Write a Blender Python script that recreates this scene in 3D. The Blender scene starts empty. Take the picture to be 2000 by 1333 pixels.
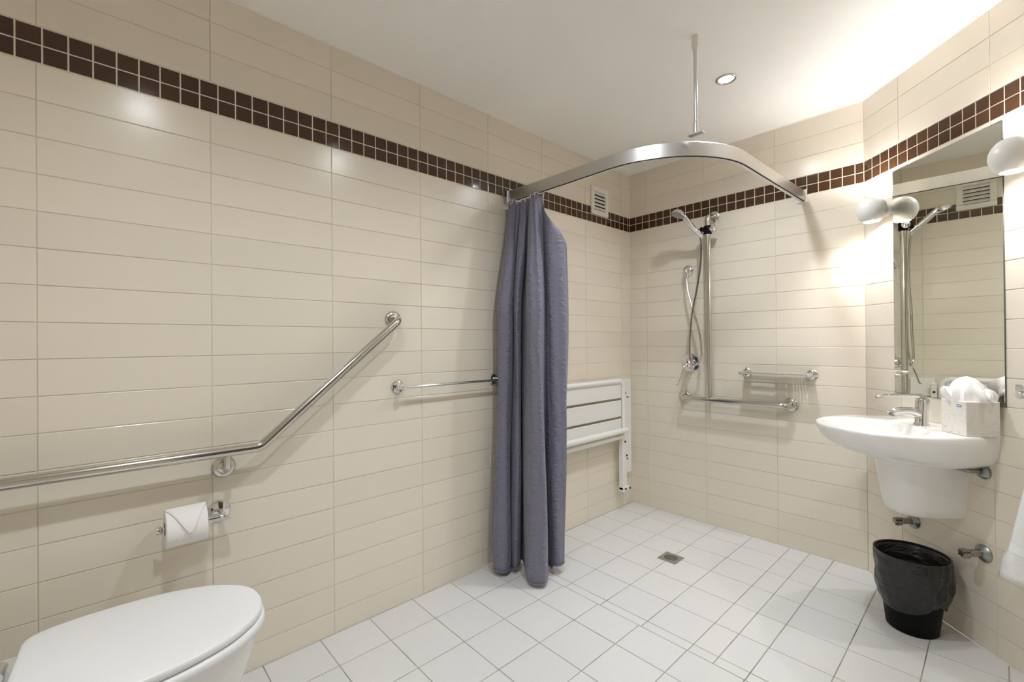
import bpy, math, random
from mathutils import Vector, Matrix
random.seed(7)
PI = math.pi
scene = bpy.context.scene
COL = scene.collection
R2 = math.sqrt(0.5)

# ------------------------------------------------------------------ camera
CAM = Vector((1.803, -0.071, 1.153))
YAW, PITCH, ROLL, FPX = math.radians(-47.4225), math.radians(0.2269), math.radians(-0.4721), 874.65
fw = Vector((math.sin(YAW), math.cos(YAW), 0)); rt = Vector((math.cos(YAW), -math.sin(YAW), 0)); up = Vector((0, 0, 1))
fw2 = fw * math.cos(PITCH) + up * math.sin(PITCH); up2 = up * math.cos(PITCH) - fw * math.sin(PITCH)
rt3 = rt * math.cos(ROLL) + up2 * math.sin(ROLL); up3 = up2 * math.cos(ROLL) - rt * math.sin(ROLL)
cd = bpy.data.cameras.new('camera'); cd.sensor_width = 36; cd.lens = 36 * FPX / 2000; cd.clip_start = 0.02
cam = bpy.data.objects.new('camera', cd); COL.objects.link(cam)
m = Matrix((rt3, up3, -fw2)).transposed().to_4x4(); m.translation = CAM
cam.matrix_world = m
scene.camera = cam

# ------------------------------------------------------------------ world, exposure
w = bpy.data.worlds.new('world'); scene.world = w; w.use_nodes = True
w.node_tree.nodes['Background'].inputs[0].default_value = (1, 0.97, 0.93, 1)
w.node_tree.nodes['Background'].inputs[1].default_value = 0.3
vs = scene.view_settings
vs.view_transform = 'Standard'; vs.look = 'None'; vs.gamma = 1; vs.exposure = 0.77; vs.use_curve_mapping = False
scene.cycles.use_denoising = True
scene.cycles.max_bounces = 16; scene.cycles.diffuse_bounces = 14; scene.cycles.glossy_bounces = 5
scene.cycles.caustics_reflective = False; scene.cycles.caustics_refractive = False
scene.cycles.sample_clamp_indirect = 12.0
DOWN_W = 30.0      # watts of each ceiling downlight
LAMP_W = 7.2       # watts of each end of the two wall lamps

# ------------------------------------------------------------------ the room's measures (metres)
D = 2.7481; X1 = 1.3515; ROW = 0.103; TW = 0.40636
Z0 = 18.85 * ROW; MOS = 0.1045; CEIL = 2.3537; YR = -0.607; SEND = 1.43
XR = X1 + SEND * R2; YC = D - SEND * R2

# ------------------------------------------------------------------ materials
def mat(name, color, rough=0.5, metal=0.0, spec=0.5, emit=None, estr=0, coat=0, vary=0.0, noise=None, bump=None, sheen=0):
    M = bpy.data.materials.new(name); M.use_nodes = True
    nt = M.node_tree; b = nt.nodes['Principled BSDF']
    b.inputs['Base Color'].default_value = (*color, 1)
    b.inputs['Roughness'].default_value = rough; b.inputs['Metallic'].default_value = metal
    b.inputs['Specular IOR Level'].default_value = spec
    b.inputs['Coat Weight'].default_value = coat
    b.inputs['Sheen Weight'].default_value = sheen
    if emit:
        b.inputs['Emission Color'].default_value = (*emit, 1); b.inputs['Emission Strength'].default_value = estr
    src = None
    tc = nt.nodes.new('ShaderNodeTexCoord')
    if noise:   # (scale, other colour, low, high)
        n = nt.nodes.new('ShaderNodeTexNoise'); n.inputs['Scale'].default_value = noise[0]; n.inputs['Detail'].default_value = 4
        nt.links.new(tc.outputs['Object'], n.inputs['Vector'])
        mr = nt.nodes.new('ShaderNodeMapRange'); mr.inputs[1].default_value = noise[2]; mr.inputs[2].default_value = noise[3]
        nt.links.new(n.outputs[0], mr.inputs[0])
        mx = nt.nodes.new('ShaderNodeMix'); mx.data_type = 'RGBA'
        mx.inputs[6].default_value = (*color, 1); mx.inputs[7].default_value = (*noise[1], 1)
        nt.links.new(mr.outputs[0], mx.inputs[0]); src = mx.outputs[2]
    if vary:
        oi = nt.nodes.new('ShaderNodeObjectInfo'); hs = nt.nodes.new('ShaderNodeHueSaturation')
        mr = nt.nodes.new('ShaderNodeMapRange'); mr.inputs[3].default_value = 1 - vary; mr.inputs[4].default_value = 1 + vary
        nt.links.new(oi.outputs['Random'], mr.inputs[0]); nt.links.new(mr.outputs[0], hs.inputs['Value'])
        if src: nt.links.new(src, hs.inputs['Color'])
        else: hs.inputs['Color'].default_value = (*color, 1)
        src = hs.outputs[0]
    if src: nt.links.new(src, b.inputs['Base Color'])
    if bump:    # (scale, strength, distance)
        n = nt.nodes.new('ShaderNodeTexNoise'); n.inputs['Scale'].default_value = bump[0]; n.inputs['Detail'].default_value = 3
        nt.links.new(tc.outputs['Object'], n.inputs['Vector'])
        bp = nt.nodes.new('ShaderNodeBump'); bp.inputs['Strength'].default_value = bump[1]; bp.inputs['Distance'].default_value = bump[2]
        nt.links.new(n.outputs[0], bp.inputs['Height']); nt.links.new(bp.outputs[0], b.inputs['Normal'])
    return M

TILE_C = (0.765, 0.705, 0.605)
M = {}
M['tile'] = mat('cream wall tile', TILE_C, 0.22, vary=0.02, bump=(3, 0.05, 0.01))
M['grout'] = mat('cream grout', (0.72, 0.645, 0.53), 0.85, noise=(6, (0.64, 0.56, 0.45), 0.4, 0.8))
M['grout_light'] = mat('pale mosaic grout', (0.80, 0.72, 0.60), 0.85)
M['mosaic'] = mat('brown glazed mosaic', (0.056, 0.024, 0.0095), 0.09, vary=0.12, bump=(40, 0.04, 0.003))
M['floor_tile'] = mat('off white floor tile', (0.68, 0.682, 0.682), 0.42, vary=0.015, noise=(300, (0.645, 0.647, 0.647), 0.45, 0.65))
M['floor_grout'] = mat('grey floor grout', (0.36, 0.33, 0.29), 0.9, noise=(4.5, (0.14, 0.125, 0.105), 0.5, 0.72))
M['ceiling'] = mat('white ceiling paint', (0.92, 0.915, 0.905), 0.8, bump=(60, 0.03, 0.002))
M['caulk'] = mat('white caulk', (0.82, 0.78, 0.72), 0.6)
M['chrome'] = mat('chrome', (0.78, 0.78, 0.79), 0.07, 1.0)
M['chrome_dull'] = mat('dull chrome', (0.55, 0.55, 0.55), 0.2, 1.0)
M['steel'] = mat('stainless steel tube', (0.64, 0.61, 0.57), 0.17, 1.0)
M['alu'] = mat('anodised aluminium', (0.68, 0.68, 0.69), 0.33, 1.0)
M['porcelain'] = mat('white porcelain', (0.86, 0.86, 0.85), 0.1, coat=0.3)
M['plastic'] = mat('white plastic', (0.83, 0.84, 0.855), 0.3)
M['enamel'] = mat('white enamel', (0.82, 0.82, 0.80), 0.35)
M['slat'] = mat('white seat panel', (0.80, 0.80, 0.78), 0.4)
M['vent'] = mat('white vent plastic', (0.80, 0.77, 0.72), 0.5)
M['dark'] = mat('dark void and shadow gap', (0.02, 0.018, 0.016), 0.8)
M['black'] = mat('black plastic', (0.004, 0.004, 0.004), 0.5, spec=0.12)
M['black_bolt'] = mat('black bolt cap', (0.03, 0.03, 0.03), 0.5)
M['bronze'] = mat('tarnished brass tap', (0.36, 0.33, 0.29), 0.25, 1.0)
M['verdigris'] = mat('tarnished flange', (0.33, 0.345, 0.33), 0.33, 1.0)
M['paper'] = mat('white tissue paper', (0.87, 0.865, 0.855), 0.9, bump=(160, 0.06, 0.002))
M['towel'] = mat('white terry towel', (0.85, 0.85, 0.84), 0.95, bump=(420, 0.6, 0.004), sheen=0.3)
M['mirror'] = mat('mirror silver', (0.93, 0.95, 0.885), 0.0, 1.0)
M['mirror_edge'] = mat('dark mirror edge', (0.10, 0.11, 0.09), 0.3)
M['bulb'] = mat('frosted bulb', (0.9, 0.89, 0.87), 0.3, emit=(1.0, 0.96, 0.91), estr=8.0)
M['lamp_base'] = mat('white lamp base', (0.85, 0.84, 0.82), 0.35)
M['lens'] = mat('lit downlight lens', (0.9, 0.9, 0.9), 0.3, emit=(1, 0.98, 0.96), estr=14.0)
M['blue'] = mat('blue print', (0.09, 0.10, 0.36), 0.6)

# back walls: cream tiles as a brick pattern with a dark band (seen only in reflections)
def tiled_wall_mat():
    Mt = bpy.data.materials.new('cream tile pattern'); Mt.use_nodes = True; nt = Mt.node_tree; b = nt.nodes['Principled BSDF']
    tc = nt.nodes.new('ShaderNodeTexCoord'); mp = nt.nodes.new('ShaderNodeMapping')
    sep = nt.nodes.new('ShaderNodeSeparateXYZ'); cmb = nt.nodes.new('ShaderNodeCombineXYZ')
    nt.links.new(tc.outputs['Object'], sep.inputs[0])
    nt.links.new(sep.outputs[0], cmb.inputs[0]); nt.links.new(sep.outputs[2], cmb.inputs[1])
    br = nt.nodes.new('ShaderNodeTexBrick'); br.offset = 0
    br.inputs['Color1'].default_value = (*TILE_C, 1); br.inputs['Color2'].default_value = (*TILE_C, 1); br.inputs['Mortar'].default_value = (0.66, 0.585, 0.475, 1)
    br.inputs['Scale'].default_value = 1; br.inputs['Mortar Size'].default_value = 0.0015
    br.inputs['Brick Width'].default_value = TW; br.inputs['Row Height'].default_value = ROW
    nt.links.new(cmb.outputs[0], br.inputs['Vector'])
    nt.links.new(br.outputs[0], b.inputs['Base Color']); b.inputs['Roughness'].default_value = 0.27
    return Mt
M['tile_pattern'] = tiled_wall_mat()

def curtain_mat():
    Mt = bpy.data.materials.new('slate seersucker fabric'); Mt.use_nodes = True; nt = Mt.node_tree; b = nt.nodes['Principled BSDF']
    uv = nt.nodes.new('ShaderNodeUVMap'); uv.uv_map = 'UVMap'
    mp = nt.nodes.new('ShaderNodeMapping'); mp.inputs['Scale'].default_value = (38, 62, 1)
    nt.links.new(uv.outputs[0], mp.inputs[0])
    n = nt.nodes.new('ShaderNodeTexNoise'); n.inputs['Scale'].default_value = 1.0; n.inputs['Detail'].default_value = 3
    nt.links.new(mp.outputs[0], n.inputs['Vector'])
    wv = nt.nodes.new('ShaderNodeTexWave'); wv.bands_direction = 'X'; wv.inputs['Scale'].default_value = 5; wv.inputs['Distortion'].default_value = 3.0
    nt.links.new(uv.outputs[0], wv.inputs['Vector'])
    mu = nt.nodes.new('ShaderNodeMath'); mu.operation = 'MULTIPLY'
    nt.links.new(n.outputs[0], mu.inputs[0]); nt.links.new(wv.outputs[0], mu.inputs[1])
    bp = nt.nodes.new('ShaderNodeBump'); bp.inputs['Strength'].default_value = 0.9; bp.inputs['Distance'].default_value = 0.012
    nt.links.new(mu.outputs[0], bp.inputs['Height']); nt.links.new(bp.outputs[0], b.inputs['Normal'])
    rp = nt.nodes.new('ShaderNodeMix'); rp.data_type = 'RGBA'
    rp.inputs[6].default_value = (0.14, 0.138, 0.195, 1); rp.inputs[7].default_value = (0.20, 0.197, 0.265, 1)
    nt.links.new(n.outputs[0], rp.inputs[0]); nt.links.new(rp.outputs[2], b.inputs['Base Color'])
    b.inputs['Roughness'].default_value = 0.55; b.inputs['Sheen Weight'].default_value = 0.15
    return Mt
M['curtain'] = curtain_mat()

def liner_mat():
    Mt = mat('black plastic liner', (0.013, 0.012, 0.011), 0.27)
    nt = Mt.node_tree; b = nt.nodes['Principled BSDF']
    tc = nt.nodes.new('ShaderNodeTexCoord'); mp = nt.nodes.new('ShaderNodeMapping'); mp.inputs['Scale'].default_value = (9, 9, 26); mp.inputs['Rotation'].default_value = (0.5, 0.5, 0)
    n = nt.nodes.new('ShaderNodeTexNoise'); n.inputs['Scale'].default_value = 1.3; n.inputs['Detail'].default_value = 4; n.inputs['Distortion'].default_value = 0.4
    bp = nt.nodes.new('ShaderNodeBump'); bp.inputs['Strength'].default_value = 0.6; bp.inputs['Distance'].default_value = 0.015
    nt.links.new(tc.outputs['Object'], mp.inputs[0]); nt.links.new(mp.outputs[0], n.inputs['Vector'])
    nt.links.new(n.outputs[0], bp.inputs['Height']); nt.links.new(bp.outputs[0], b.inputs['Normal'])
    return Mt
M['liner'] = liner_mat()

def print_mat():   # leaf scrolls printed on the tissue box
    Mt = bpy.data.materials.new('scroll printed card'); Mt.use_nodes = True; nt = Mt.node_tree; b = nt.nodes['Principled BSDF']
    tc = nt.nodes.new('ShaderNodeTexCoord')
    v = nt.nodes.new('ShaderNodeTexNoise'); v.inputs['Scale'].default_value = 17; v.inputs['Detail'].default_value = 1; v.inputs['Distortion'].default_value = 1.6
    nt.links.new(tc.outputs['Object'], v.inputs['Vector'])
    a = nt.nodes.new('ShaderNodeMath'); a.operation = 'SUBTRACT'; a.inputs[1].default_value = 0.5
    ab = nt.nodes.new('ShaderNodeMath'); ab.operation = 'ABSOLUTE'
    lt = nt.nodes.new('ShaderNodeMath'); lt.operation = 'LESS_THAN'; lt.inputs[1].default_value = 0.008
    nt.links.new(v.outputs[0], a.inputs[0]); nt.links.new(a.outputs[0], ab.inputs[0]); nt.links.new(ab.outputs[0], lt.inputs[0])
    mx = nt.nodes.new('ShaderNodeMix'); mx.data_type = 'RGBA'
    mx.inputs[6].default_value = (0.78, 0.74, 0.69, 1); mx.inputs[7].default_value = (0.56, 0.50, 0.45, 1)
    nt.links.new(lt.outputs[0], mx.inputs[0]); nt.links.new(mx.outputs[2], b.inputs['Base Color']); b.inputs['Roughness'].default_value = 0.55
    return Mt
M['print'] = print_mat()

# ------------------------------------------------------------------ mesh helpers
class MB:
    def __init__(s): s.v = []; s.f = []
    def add(s, vs_, fs_):
        o = len(s.v); s.v += [tuple(x) for x in vs_]; s.f += [tuple(i + o for i in f) for f in fs_]; return s
    def box(s, a, b, bev=0.0):
        (x0, y0, z0), (x1, y1, z1) = a, b
        if bev <= 0:
            v = [(x, y, z) for x in (x0, x1) for y in (y0, y1) for z in (z0, z1)]
            return s.add(v, [(0, 1, 3, 2), (4, 6, 7, 5), (0, 4, 5, 1), (2, 3, 7, 6), (0, 2, 6, 4), (1, 5, 7, 3)])
        lo, hi = (x0, y0, z0), (x1, y1, z1)
        V = {}; vs_ = []
        for cx in (0, 1):
            for cy in (0, 1):
                for cz in (0, 1):
                    c = (cx, cy, cz)
                    for ax in range(3):
                        p = [(hi if c[k] else lo)[k] + (0 if k == ax else (-bev if c[k] else bev)) for k in range(3)]
                        V[(c, ax)] = len(vs_); vs_.append(tuple(p))
        fs_ = []
        for ax in range(3):
            o1, o2 = [k for k in range(3) if k != ax]
            for sgn in (0, 1):
                q = []
                for (i, j) in ((0, 0), (1, 0), (1, 1), (0, 1)):
                    c = [0, 0, 0]; c[ax] = sgn; c[o1] = i; c[o2] = j; q.append(V[(tuple(c), ax)])
                fs_.append(tuple(q))
        for ax in range(3):
            o1, o2 = [k for k in range(3) if k != ax]
            for (i, j) in ((0, 0), (1, 0), (1, 1), (0, 1)):
                c0 = [0, 0, 0]; c1 = [0, 0, 0]; c1[ax] = 1; c0[o1] = c1[o1] = i; c0[o2] = c1[o2] = j
                fs_.append((V[(tuple(c0), o1)], V[(tuple(c1), o1)], V[(tuple(c1), o2)], V[(tuple(c0), o2)]))
        for cx in (0, 1):
            for cy in (0, 1):
                for cz in (0, 1):
                    c = (cx, cy, cz); fs_.append((V[(c, 0)], V[(c, 1)], V[(c, 2)]))
        return s.add(vs_, fs_)
    def loops(s, L, cap0=True, cap1=True, closed=True):
        n = len(L[0]); vs_ = [p for l in L for p in l]; fs_ = []
        for i in range(len(L) - 1):
            for j in range(n if closed else n - 1):
                a = i * n + j; b = i * n + (j + 1) % n; fs_.append((a, b, b + n, a + n))
        if cap0: fs_.append(tuple(range(n - 1, -1, -1)))
        if cap1: fs_.append(tuple((len(L) - 1) * n + j for j in range(n)))
        return s.add(vs_, fs_)
    def tube(s, pts, r, seg=14, cap=True, sq=None):
        pts = [Vector(p) for p in pts]; n = len(pts)
        rr = r if isinstance(r, (list, tuple)) else [r] * n
        T = []
        for i in range(n):
            a = pts[max(i - 1, 0)]; b = pts[min(i + 1, n - 1)]; T.append((b - a).normalized())
        ref = Vector((0, 0, 1)) if abs(T[0].z) < 0.9 else Vector((1, 0, 0))
        N = (ref - T[0] * ref.dot(T[0])).normalized(); L = []
        for i in range(n):
            N = (N - T[i] * N.dot(T[i])).normalized(); Bn = T[i].cross(N)
            L.append([pts[i] + (N * math.cos(2 * PI * k / seg) + Bn * math.sin(2 * PI * k / seg)) * rr[i] for k in range(seg)])
        return s.loops(L, cap, cap)
    def lathe(s, prof, o, axis, seg=24, cap=True):
        # prof: list of (distance along axis, radius)
        a = Vector(axis).normalized(); ref = Vector((0, 0, 1)) if abs(a.z) < 0.9 else Vector((1, 0, 0))
        N = (ref - a * ref.dot(a)).normalized(); Bn = a.cross(N); o = Vector(o)
        L = [[o + a * t + (N * math.cos(2 * PI * k / seg) + Bn * math.sin(2 * PI * k / seg)) * max(r, 1e-5) for k in range(seg)] for t, r in prof]
        return s.loops(L, cap, cap)
    def build(s, name, material, parent=None, smooth=35, uv=None):
        me = bpy.data.meshes.new(name); me.from_pydata(s.v, [], s.f); me.validate(); me.update()
        import bmesh
        bm = bmesh.new(); bm.from_mesh(me); bmesh.ops.recalc_face_normals(bm, faces=bm.faces); bm.to_mesh(me); bm.free()
        me.materials.append(material)
        if smooth:
            for p in me.polygons: p.use_smooth = True
            me.set_sharp_from_angle(angle=math.radians(smooth))
        o = bpy.data.objects.new(name, me); COL.objects.link(o)
        if parent: o.parent = parent
        return o

def fillet(pts, r, n=6):
    pts = [Vector(p) for p in pts]; out = [pts[0]]
    for i in range(1, len(pts) - 1):
        p = pts[i]; a = (pts[i - 1] - p); b = (pts[i + 1] - p); la, lb = a.length, b.length; a.normalize(); b.normalize()
        ang = a.angle(b); d = min(r / math.tan(ang / 2), la * 0.49, lb * 0.49); rr = d * math.tan(ang / 2)
        c = p + (a + b).normalized() * (rr / math.sin(ang / 2))
        s0 = p + a * d; s1 = p + b * d; v0 = s0 - c; v1 = s1 - c
        th = v0.angle(v1)
        for k in range(n + 1):
            t = k / n
            out.append(c + (v0 * math.sin((1 - t) * th) + v1 * math.sin(t * th)) / math.sin(th))
    out.append(pts[-1]); return out

def spline(pts, n=8):
    pts = [Vector(p) for p in pts]; P = [pts[0] * 2 - pts[1]] + pts + [pts[-1] * 2 - pts[-2]]; out = []
    for i in range(1, len(P) - 2):
        for k in range(n):
            t = k / n; a, b, c, d = P[i - 1], P[i], P[i + 1], P[i + 2]
            out.append(0.5 * ((2 * b) + (c - a) * t + (2 * a - 5 * b + 4 * c - d) * t * t + (3 * b - a - 3 * c + d) * t ** 3))
    out.append(pts[-1]); return out

def tag(o, label, cat, group=None, kind=None):
    o['label'] = label; o['category'] = cat
    if group: o['group'] = group
    if kind: o['kind'] = kind
    return o
GROUPS = {'downlight': 'recessed ceiling downlights', 'wall_lamp': 'round wall lamps beside the mirror', 'stop_tap': 'stop taps under the basin', 'towel_rail': 'chrome towel rails'}
def thing(name, label, cat, loc=(0, 0, 0), rz=0, group=None):
    group = group or GROUPS.get(name)
    e = bpy.data.objects.new(name, None); COL.objects.link(e); e.empty_display_size = 0.05
    e.location = loc; e.rotation_euler = (0, 0, rz)
    return tag(e, label, cat, group)

# wall frames: local X along the wall, -Y out into the room, Z up
def on_left(y, z): return (0, y, z), PI / 2
def on_back(x, z): return (x, D, z), 0.0
def on_diag(s_, z): return (X1 + s_ * R2, D - s_ * R2, z), -PI / 4

# ------------------------------------------------------------------ tiles
def poly_tile(poly, t, bev):
    """poly: CCW list of (a,b) in the tile's plane; raised along +c by t, with a bevelled edge"""
    n = len(poly)
    def inset(d):
        out = []
        for i in range(n):
            p0, p1, p2 = Vector(poly[i - 1]), Vector(poly[i]), Vector(poly[(i + 1) % n])
            e0 = (p1 - p0).normalized(); e1 = (p2 - p1).normalized()
            n0 = Vector((-e0.y, e0.x)); n1 = Vector((-e1.y, e1.x)); k = n0 + n1
            out.append(p1 + k * (d / max(k.dot(n0), 0.2)))
        return out
    q = inset(bev)
    vs_ = [(p[0], p[1], -0.004) for p in poly] + [(p[0], p[1], t - bev * 0.6) for p in poly] + [(p.x, p.y, t) for p in q]
    fs_ = []
    for i in range(n):
        j = (i + 1) % n
        fs_ += [(i, j, n + j, n + i), (n + i, n + j, 2 * n + j, 2 * n + i)]
    fs_.append(tuple(range(2 * n, 3 * n)))
    return vs_, fs_
_tile_cache = {}
def wall_piece(name, wall, u0, u1, z0, z1, g, t, bev, material, holes=None):
    w_, h_ = u1 - u0 - g, z1 - z0 - g
    if w_ < 0.006 or h_ < 0.006: return
    key = (name, round(w_, 4), round(h_, 4))
    if key not in _tile_cache:
        vs_, fs_ = poly_tile([(-w_ / 2, -h_ / 2), (w_ / 2, -h_ / 2), (w_ / 2, h_ / 2), (-w_ / 2, h_ / 2)], t, bev)
        me = bpy.data.meshes.new(name); me.from_pydata([(a, -c, b) for a, b, c in vs_], [], fs_)
        me.materials.append(material); me.update(); _tile_cache[key] = me
    o = bpy.data.objects.new(name, _tile_cache[key]); COL.objects.link(o); o.parent = wall
    o.location = ((u0 + u1) / 2, random.uniform(-0.0002, 0.0002), (z0 + z1) / 2)
    o.rotation_euler = (random.uniform(-1, 1) * 0.0012, 0, random.uniform(-1, 1) * 0.0012) if name == 'wall_tile' else (random.uniform(-1, 1) * 0.006, 0, random.uniform(-1, 1) * 0.006)

GD = 0.0010   # grout lies this far behind the tile faces
def tiled_wall(name, loc, rz, length, cols, mos, label):
    b = MB().box((0, GD, 0), (length, 0.09, CEIL)); wl = b.build(name, M['grout'], smooth=0)
    wl.location = loc; wl.rotation_euler = (0, 0, rz); tag(wl, label, 'wall', kind='structure')
    mg = MB().box((0, GD - 0.0006, Z0 + 0.001), (length, GD + 0.004, Z0 + MOS - 0.001)).build('mosaic_grout_bed', M['grout_light'], wl, smooth=0)
    zs = [0.0] + [Z0 - k * ROW for k in range(18, -1, -1)]
    zt = [Z0 + MOS + k * ROW for k in range(3)] + [CEIL]
    cs = [c for c in cols if 0 < c < length]; cs = [0.0] + cs + [length]
    for a, c in zip(cs[:-1], cs[1:]):
        for lo, hi in list(zip(zs[:-1], zs[1:])) + list(zip(zt[:-1], zt[1:])):
            wall_piece('wall_tile', wl, a, c, lo, hi, 0.0024, GD, 0.0011, M['tile'])
    ms = [0.0] + [c for c in mos if 0.004 < c < length - 0.004] + [length]
    for a, c in zip(ms[:-1], ms[1:]):
        for k in range(2):
            wall_piece('mosaic_tile', wl, a, c, Z0 + 0.001 + k * (MOS - 0.002) / 2, Z0 + 0.001 + (k + 1) * (MOS - 0.002) / 2, 0.0040, GD + 0.0002, 0.0014, M['mosaic'])
    return wl
LL = D - YR
tiled_wall('wall_left', (0, YR, 0), PI / 2, LL, [0.2057 - YR + k * TW for k in range(-3, 8)], [0.2277 - YR + 0.052 * k for k in range(-20, 60)],
           'long cream tiled wall with grab rail and a brown mosaic band', )
tiled_wall('wall_back', (0, D, 0), 0, X1, [0.1359 + k * TW for k in range(0, 3)], [0.0526 * k for k in range(1, 27)],
           'cream tiled shower wall carrying the shower rail and soap shelf')
tiled_wall('wall_diagonal', (X1, D, 0), -PI / 4, SEND, [0.2107 + k * TW for k in range(0, 4)], [0.0523 + 0.0511 * k for k in range(0, 28)],
           'cream tiled diagonal wall behind the basin and mirror')
b = MB().box((0, 0, 0), (YC - YR, 0.09, CEIL)); o = b.build('wall_right', M['tile_pattern'], smooth=0)
o.location = (XR, YC, 0); o.rotation_euler = (0, 0, -PI / 2); tag(o, 'plain cream tiled wall beyond the towel rail', 'wall', kind='structure')
b = MB().box((0, 0, 0), (XR, 0.09, CEIL)); o = b.build('wall_rear', M['tile_pattern'], smooth=0)
o.location = (XR, YR, 0); o.rotation_euler = (0, 0, PI); tag(o, 'cream tiled wall behind the toilet', 'wall', kind='structure')

dr_ = MB().box((0.55, -0.035, 0.0), (1.45, 0, 2.04), 0.004).build('added_door', mat('dark brown added door', (0.06, 0.035, 0.022), 0.4), smooth=0)  # unseen door, added to give the chrome something dark to reflect
dr_.location = (XR, YC, 0); dr_.rotation_euler = (0, 0, -PI / 2); tag(dr_, 'unseen dark brown flush door added for the chrome to reflect', 'door', kind='structure')
MB().tube(fillet([(0.62, -0.03, 1.0), (0.62, -0.085, 1.0), (0.74, -0.085, 1.0)], 0.015, 5), 0.009, 10).build('added_door_handle', M['chrome'], dr_)
# ceiling
room = [(0, YR), (XR, YR), (XR, YC), (X1, D), (0, D)]
cl = MB().loops([[(x, y, CEIL) for x, y in room], [(x, y, CEIL + 0.08) for x, y in room]]).build('ceiling', M['ceiling'], smooth=0)
tag(cl, 'smooth white painted ceiling with recessed downlights', 'ceiling', kind='structure')
# thin caulk bead where the tiles meet the ceiling
for k, (a, c) in enumerate((((0, YR), (0, D)), ((0, D), (X1, D)), ((X1, D), (XR, YC)))):
    t = MB().tube([(a[0], a[1], CEIL), (c[0], c[1], CEIL)], 0.005, 8).build('trim_%d' % (k + 1), M['caulk'])
    tag(t, ['white caulk bead between the long left wall and ceiling', 'white caulk bead between the shower wall and ceiling', 'white caulk bead between the diagonal wall and ceiling'][k], 'trim', kind='structure')

# floor with its tiles
fl = MB().loops([[(x, y, -0.08) for x, y in room], [(x, y, -0.0014) for x, y in room]]).build('floor', M['floor_grout'], smooth=0)
tag(fl, 'square off-white floor tiles falling to a drain', 'floor', kind='structure')
def clip(poly, nx, ny, c):
    out = []
    for i in range(len(poly)):
        p, q = poly[i - 1], poly[i]; dp = nx * p[0] + ny * p[1] - c; dq = nx * q[0] + ny * q[1] - c
        if (dp <= 0) != (dq <= 0):
            t = dp / (dp - dq); out.append((p[0] + (q[0] - p[0]) * t, p[1] + (q[1] - p[1]) * t))
        if dq <= 0: out.append(q)
    return out
_fc = {}
def floor_piece(x0, x1, y0, y1):
    g = 0.0018
    x1 = min(x1, XR); y1 = min(y1, D)
    p = [(x0 + g, y0 + g), (x1 - g, y0 + g), (x1 - g, y1 - g), (x0 + g, y1 - g)]
    if x1 - x0 < 0.012 or y1 - y0 < 0.012: return
    full = all(q[0] + q[1] < X1 + D - 0.003 for q in p)
    if not full:
        p = clip(p, 1, 1, X1 + D - 0.003)
        if len(p) < 3: return
        ar = sum(p[i - 1][0] * p[i][1] - p[i][0] * p[i - 1][1] for i in range(len(p))) / 2
        if ar < 1e-4: return
        q = [p[0]]
        for v in p[1:]:
            if abs(v[0] - q[-1][0]) + abs(v[1] - q[-1][1]) > 1e-4: q.append(v)
        p = q
    cx = sum(v[0] for v in p) / len(p); cy = sum(v[1] for v in p) / len(p)
    pl = [(v[0] - cx, v[1] - cy) for v in p]
    key = (round(x1 - x0, 4), round(y1 - y0, 4)) if full else None
    me = _fc.get(key) if full else None
    if me is None:
        vs_, fs_ = poly_tile(pl, 0.0014, 0.0012)
        me = bpy.data.meshes.new('floor_tile'); me.from_pydata(vs_, [], fs_); me.materials.append(M['floor_tile']); me.update()
        if full: _fc[key] = me
    o = bpy.data.objects.new('floor_tile', me); COL.objects.link(o); o.parent = fl
    o.location = (cx, cy, -0.0014 + random.uniform(-0.0002, 0.0001)); o.rotation_euler = (random.uniform(-1, 1) * 0.0012, random.uniform(-1, 1) * 0.0012, 0)
FT = 0.203
xsA = [0.003, 0.192] + [0.192 + FT * k for k in range(1, 12)]
ysA = [YR] + [0.354 - FT * k for k in range(4, 0, -1)] + [0.354, 0.556, 0.757, 0.96, 1.167, 1.372, 1.537]
xsB = [0.003, 0.2, 0.408, 0.608, 0.811, 1.006, 1.1, 1.208, 1.41, 1.613, 1.816, 2.019, 2.222, 2.425]
ysB = [1.586, 1.775, 1.975, 2.18, 2.375, 2.578, D]
for ya, yb in zip(ysA[:-1], ysA[1:]):
    for xa, xb in zip(xsA[:-1], xsA[1:]): floor_piece(xa, xb, ya, yb)
for ya, yb in [(1.537, 1.586)] + list(zip(ysB[:-1], ysB[1:])):
    for xa, xb in zip(xsB[:-1], xsB[1:]): floor_piece(xa, xb, ya, yb)

# ------------------------------------------------------------------ downlights
for (x, y, lab) in ((0.966, 2.043, 'small round recessed downlight in the ceiling beside the curtain rail rod'),
                    (1.04, 1.03, 'round recessed downlight in the ceiling over the middle of the room'),
                    (1.04, 0.08, 'round recessed downlight in the ceiling over the toilet end')):
    t = thing('downlight', lab, 'ceiling light', (x, y, CEIL))
    MB().lathe([(0, 0.043), (0.004, 0.043), (0.006, 0.040), (0.005, 0.034), (0.001, 0.031), (-0.001, 0.031)], (0, 0, 0), (0, 0, -1), 32).build('trim_ring', M['chrome_dull'], t)
    MB().lathe([(0.001, 0.031), (0.0025, 0.026), (0.003, 0.0)], (0, 0, 0), (0, 0, -1), 32).build('lens', M['lens'], t)
    ld = bpy.data.lights.new('downlight_lamp', 'SPOT'); ld.energy = DOWN_W; ld.spot_size = math.radians(156); ld.spot_blend = 1.0; ld.shadow_soft_size = 0.035; ld.color = (0.89, 0.945, 1.0)
    lo = bpy.data.objects.new('downlight_lamp', ld); COL.objects.link(lo); lo.parent = t; lo.location = (0, 0, -0.012)

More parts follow.
